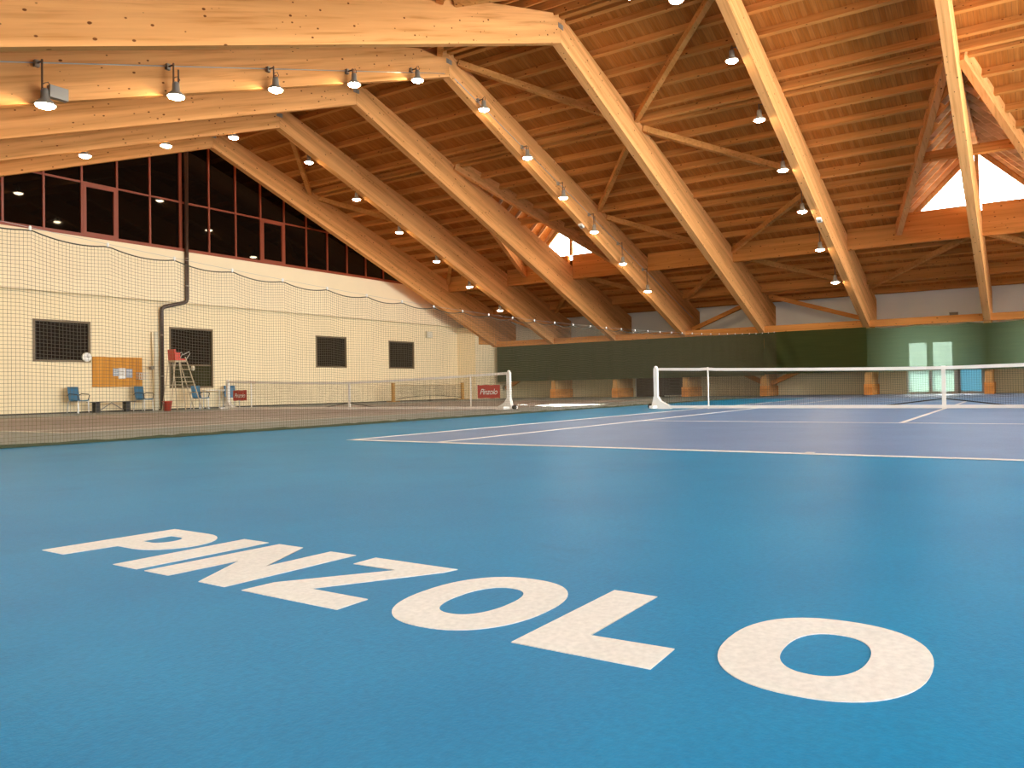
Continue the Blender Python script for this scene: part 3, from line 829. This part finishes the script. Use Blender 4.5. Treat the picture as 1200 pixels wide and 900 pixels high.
while XA + k * HK < XB:
    X = XA + k * HK
    if hook_me is None:
        ho = MB().lathe([(.001, .03), (.014, .02), (.017, 0), (.012, -.03), (.001, -.04)], 8).build('hook', 'white', dv, True, local=True); hook_me = ho.data
    else:
        ho = bpy.data.objects.new('hook', hook_me); col.objects.link(ho); ho.parent = dv
    ho.location = (X - XR, 0, cable(X) - .005); k += 1
m = MB(); rn = random.Random(5); vs, fs = [], []
N = 260
for i in range(N + 1):
    x = XA + (XB - XA) * i / N; w = .025 + .03 * abs(math.sin(x * .9)) * rn.random() + (.05 + .05 * rn.random()) * (-.5 < x < 14)
    y = YD + .04 * math.sin(x * 1.7) * rn.random()
    vs += [(x, y - w, .004), (x, y - w * .4, .03 + .02 * rn.random()), (x, y + w * .5, .03), (x, y + w, .004)]
for i in range(N):
    for j in range(3): a = i * 4 + j; fs.append((a, a + 1, a + 5, a + 4))
m.add(vs, fs).build('weighted_hem', 'hem', dv, True)

# ================================================================== THINGS ALONG THE GABLE WALL
dp = thing('drain_pipe', 'dark brown drain pipe with an offset bend on the cream wall', 'pipe', (10.56, YG - .12, 0))
def pipe(pts, r): return MB().tube(pts, r, 12)
pipe([(10.56, YG - .12, 0), (10.56, YG - .12, 3.86), (10.57, YG - .13, 3.95), (10.66, YG - .15, 4.03), (11.40, YG - .29, 4.24), (11.50, YG - .30, 4.30), (11.53, YG - .30, 4.40), (11.55, YG - .30, 10.4)], .075).build('pipe_run', 'pipe', dp, True)
for x, z, y in ((10.56, 1.3, .12), (10.56, 2.9, .12), (11.53, 4.9, .30), (11.54, 6.0, .30)): pipe([(x, YG - y, z), (x, YG - y, z + .04)], .084).build('pipe_clip', 'grey', dp)
struct(MB().box(10.30, 10.44, YG - .06, YG - .001, 0, 3.05).build('cable_duct_1', 'beige'))  # beige cable duct fixed to the wall beside the drain pipe
o = thing('wooden_pole', 'thin wooden pole leaning on the wall beside the drain pipe', 'pole', (10.16, YG - .14, 0))
MB().tube([(0, -.05, 0), (.02, .105, 3.02)], .022, 8).build('shaft', 'tan_pole', o, local=True)
MB().beam((-.14, -.06, 1.62), (.02, 0, 1.66), .10, .12).build('clamp', 'grey', o, local=True)
# pinboard and papers
o = thing('pinboard', 'orange wooden pinboard mounted on the cream wall', 'pinboard', (8.87, YG - .025, .92))
MB().box(-.93, .93, -.025, .022, 0, 1.10).build('board', 'ply', o, local=True)
for nm, lb, x0, x1, z0, z1, mt in (('paper_sheet', 'blue grey paper on the pinboard, at the left of the white sheet', -.20, .02, .40, .68, 'paper_blue'),
                               ('paper_sheet', 'white notice sheet in the middle of the pinboard', .01, .27, .30, .70, 'paper_white'),
                               ('paper_sheet', 'framed blue notice on the pinboard, right of the white sheet', .29, .54, .34, .67, 'paper_blue')):
    p = tag(MB().box(8.87 + x0, 8.87 + x1, YG - .062, YG - .051, .92 + z0, .92 + z1).build(nm, mt), lb, 'paper')
    for q in range(4):
        zz = .92 + z1 - .07 - q * .06
        MB().box(8.87 + x0 + .03, 8.87 + x1 - .03 - .03 * (q % 2), YG - .0635, YG - .062, zz, zz + .018).build('print_line', 'grey' if mt == 'paper_white' else 'paper_white', p)
o = thing('wire_basket', 'white wire basket hanging at the corner of the pinboard', 'basket', (9.70, YG - .2, 1.20))
m = MB()
for z in (0, .12, .24): m.tube([(-.17, -.1, z), (.17, -.1, z), (.17, .1, z), (-.17, .1, z), (-.17, -.1, z)], .012, 5)
m.build('rim', 'white', o, local=True)
m = MB()
for q in range(6): x = -.16 + .064 * q; m.tube([(x, -.1, .24), (x, -.1, 0), (x, .1, 0), (x, .1, .24)], .006, 4)
m.build('wires', 'white', o, local=True)
o = thing('wall_clock', 'round white clock on the corner of the dark window', 'clock', (7.74, YG - .02, 2.0))
MB().add(*(lambda n: ([(.17 * math.cos(2 * math.pi * k / n), -.05, .17 * math.sin(2 * math.pi * k / n)) for k in range(n)] + [(.17 * math.cos(2 * math.pi * k / n), 0, .17 * math.sin(2 * math.pi * k / n)) for k in range(n)],
      [tuple(range(n)), tuple(range(n, 2 * n))] + [(k, (k + 1) % n, n + (k + 1) % n, n + k) for k in range(n)]))(24)).build('case', 'beige', o, local=True)
MB().add(*(lambda n: ([(.15 * math.cos(2 * math.pi * k / n), -.053, .15 * math.sin(2 * math.pi * k / n)) for k in range(n)], [tuple(range(n))]))(24)).build('dial', 'paper_white', o, local=True)
MB().box(-.006, .006, -.058, -.054, -.01, .10).box(-.01, .075, -.058, -.054, -.007, .007).build('hands', 'black', o, local=True)
o = thing('wall_box', 'small grey ventilation box high on the cream wall', 'vent', (26.5, YG - .05, 3.52))
MB().box(-.24, .24, -.08, .05, 0, .36).build('case', 'beige', o, local=True)
for q in range(4): MB().box(-.2, .2, -.095, -.08, .05 + q * .075, .08 + q * .075).build('slat', 'white', o, local=True)
o = thing('junction_box', 'small brown box standing on the eave beam by the seventh rafter', 'box', (31.04, -4.25, 3.40))
MB().box(-.1, .1, -.16, .16, 0, .10).build('case', 'win_frame', o, local=True); MB().box(-.11, .11, -.17, .17, .10, .125).build('lid', 'win_frame', o, local=True)

# chairs
def make_chair():
    o = thing('chair', 'x', 'chair')
    m = MB(); vs, fs = [], []
    prof = [(-.22, .44), (-.20, .455), (-.05, .44), (.12, .43), (.19, .45), (.215, .50), (.235, .62), (.26, .80), (.27, .93)]
    def shell(pr, curve, nm):
        vs, fs = [], []; W = 7
        for (y, z) in pr:
            for i in range(W):
                x = -.235 + .47 * i / (W - 1)
                e = (x / .235) ** 2
                vs.append((x, y - curve * e * .05, z + (.02 * e if curve < 1 else 0)))
        n = len(vs)
        vs += [(x, y + (.014 if curve >= 1 else 0), z - (.016 if curve < 1 else 0)) for x, y, z in vs]
        R = len(pr)
        for j in range(R - 1):
            for i in range(W - 1):
                a = j * W + i; fs.append((a, a + 1, a + W + 1, a + W)); fs.append((n + a, n + a + W, n + a + W + 1, n + a + 1))
        edge = [j * W for j in range(R)] + [(R - 1) * W + i for i in range(1, W)] + [j * W + W - 1 for j in range(R - 2, -1, -1)] + [i for i in range(W - 2, 0, -1)]
        for k in range(len(edge)): a, b_ = edge[k], edge[(k + 1) % len(edge)]; fs.append((a, b_, n + b_, n + a))
        MB().add(vs, fs).build(nm, 'blue_plastic', o, True, local=True)
    shell(prof[:5], .5, 'seat'); shell(prof[4:], 1, 'backrest')
    for sx in (-1, 1):
        MB().tube([(sx * .23, -.22, 0), (sx * .22, -.20, .44)], .016, 6).build('leg', 'steel', o, local=True)
        MB().tube([(sx * .23, .26, 0), (sx * .22, .20, .44)], .016, 6).build('leg', 'steel', o, local=True)
        MB().tube([(sx * .22, -.20, .44), (sx * .26, -.22, .62), (sx * .27, -.18, .66), (sx * .27, .12, .68), (sx * .24, .24, .62)], .016, 6).build('armrest', 'black', o, True, local=True)
    MB().box(-.22, .22, -.21, -.19, .405, .43).box(-.22, .22, .17, .19, .405, .43).build('seat_rail', 'steel', o, local=True)
    return o
proto = make_chair()
def back(x, y): return (-6.84 + (x + 6.84) * (y + 7.14) / 28.58, y)   # keep the bearing of a point measured on the wall
CH = [(*back(7.46, 20.9), .35, 'blue plastic armchair standing alone left of the low black bench'), (*back(9.88, 20.9), .35, 'blue plastic armchair between the low bench and the drain pipe'),
      (*back(12.26, 20.4), .25, 'blue plastic armchair behind the umpire chair, beside the white table'), (*back(13.75, 20.9), -.2, 'blue plastic armchair behind the far net post, at the end of the white table')]
for i, (x, y, rz, lb) in enumerate(CH):
    o = proto if i == 0 else copy_tree(proto)
    o.location = (x, y, 0.002); o.rotation_euler = (0, 0, rz); tag(o, lb, 'chair', 'blue chairs along the wall')
# bench
o = thing('low_bench', 'low black bench with crossed struts below the pinboard', 'bench', (*back(8.64, 20.9), .002))
MB().box(-.80, .80, -.18, .18, .36, .385).build('seat', 'black', o, local=True)
for s in (-1, 1): MB().box(s * .55 - .08, s * .55 + .08, -.13, .13, 0, .36).build('leg', 'black', o, local=True)
MB().beam((-.44, 0, .06), (0, 0, .34), .03, .03).beam((.44, 0, .06), (0, 0, .34), .03, .03).build('strut', 'grey', o, local=True)
# table
o = thing('white_table', 'narrow table with a thin white top between two blue chairs', 'table', (*back(12.9, 21.15), .002))
MB().box(-.47, .40, -.16, .16, .73, .76).build('table_top', 'white', o, local=True)
for sx in (-.40, .33):
    for sy in (-.12, .12): MB().tube([(sx, sy, 0), (sx, sy, .73)], .016, 6).build('leg', 'steel', o, local=True)
# umpire chair
o = thing('umpire_chair', 'tall umpire ladder chair with a red seat in front of the dark window', 'umpire chair', (*back(11.35, 19.7), .002)); o.scale = (.88, .9, .97)
for sy in (-.28, .28):
    MB().tube([(-.60, sy * 1.05, 0), (-.33, sy * .8, 1.86)], .022, 8).build('leg', 'ladder', o, local=True)
    MB().tube([(.10, sy * 1.05, 0), (-.14, sy * .8, 1.86)], .022, 8).build('leg', 'ladder', o, local=True)
    MB().tube([(.88, sy * 1.05, 0), (.20, sy * .9, 1.86), (.12, sy * .9, 2.05)], .024, 8).build('ladder_rail', 'ladder', o, local=True)
for q, z in enumerate((.35, .68, .98, 1.10, 1.28, 1.58)):
    t = z / 1.86; xx = .88 + (.20 - .88) * t
    MB().beam((xx, -.28, z), (xx, .28, z), .08, .025).build('rung', 'ladder', o, local=True)
for z, nm in ((.16, 'cross_bar'), (.98, 'cross_bar')):
    t = z / 1.86
    for sy in (-.28, .28):
        MB().tube([(-.60 + .27 * t, sy * (1.05 - .25 * t), z), (.10 - .24 * t, sy * (1.05 - .25 * t), z)], .016, 6).build(nm, 'ladder', o, local=True)
for z in (1.10, 1.28, 1.58):
    t = z / 1.86
    for sy in (-.26, .26): MB().tube([(.10 - .24 * t, sy, z), (.88 - .68 * t, sy, z)], .013, 6).build('side_bar', 'ladder', o, local=True)
MB().box(-.36, .18, -.25, .25, 1.86, 1.92).build('platform', 'ladder', o, local=True)
MB().prism([(-.34, 1.92), (.14, 1.92), (.14, 1.98), (-.26, 2.0), (-.30, 2.34), (-.37, 2.34)], 'y', -.24, .24).build('seat', 'red_plastic', o, local=True)
MB().box(-.36, -.12, -.27, -.245, 1.95, 2.22).build('seat_side', 'red_plastic', o, local=True)
for sy in (-.26, .26): MB().tube([(.16, sy, 1.95), (.34, sy, 2.20), (.30, sy, 2.26), (.02, sy, 2.14)], .014, 6).build('armrest', 'steel', o, local=True)
MB().lathe([(.001, .10), (.06, .08), (.08, 0), (.06, -.08), (.001, -.1)], 12, (.44, -.3, 1.62)).build('score_bag', 'beige', o, True, local=True)
# bucket
o = thing('red_bucket', 'red plastic bucket on the floor under the umpire chair', 'bucket', (*back(10.83, 19.3), .002))
MB().lathe([(.001, 0), (.12, 0), (.165, .34), (.175, .34), (.175, .36), (.158, .36), (.115, .02), (.001, .02)], 20).build('pail', 'red_plastic', o, True, local=True)
MB().tube([(.17 * math.cos(t * math.pi / 10), -.03, .34 - .12 * math.sin(t * math.pi / 10)) for t in range(11)], .006, 5).build('handle', 'steel', o, True, local=True)
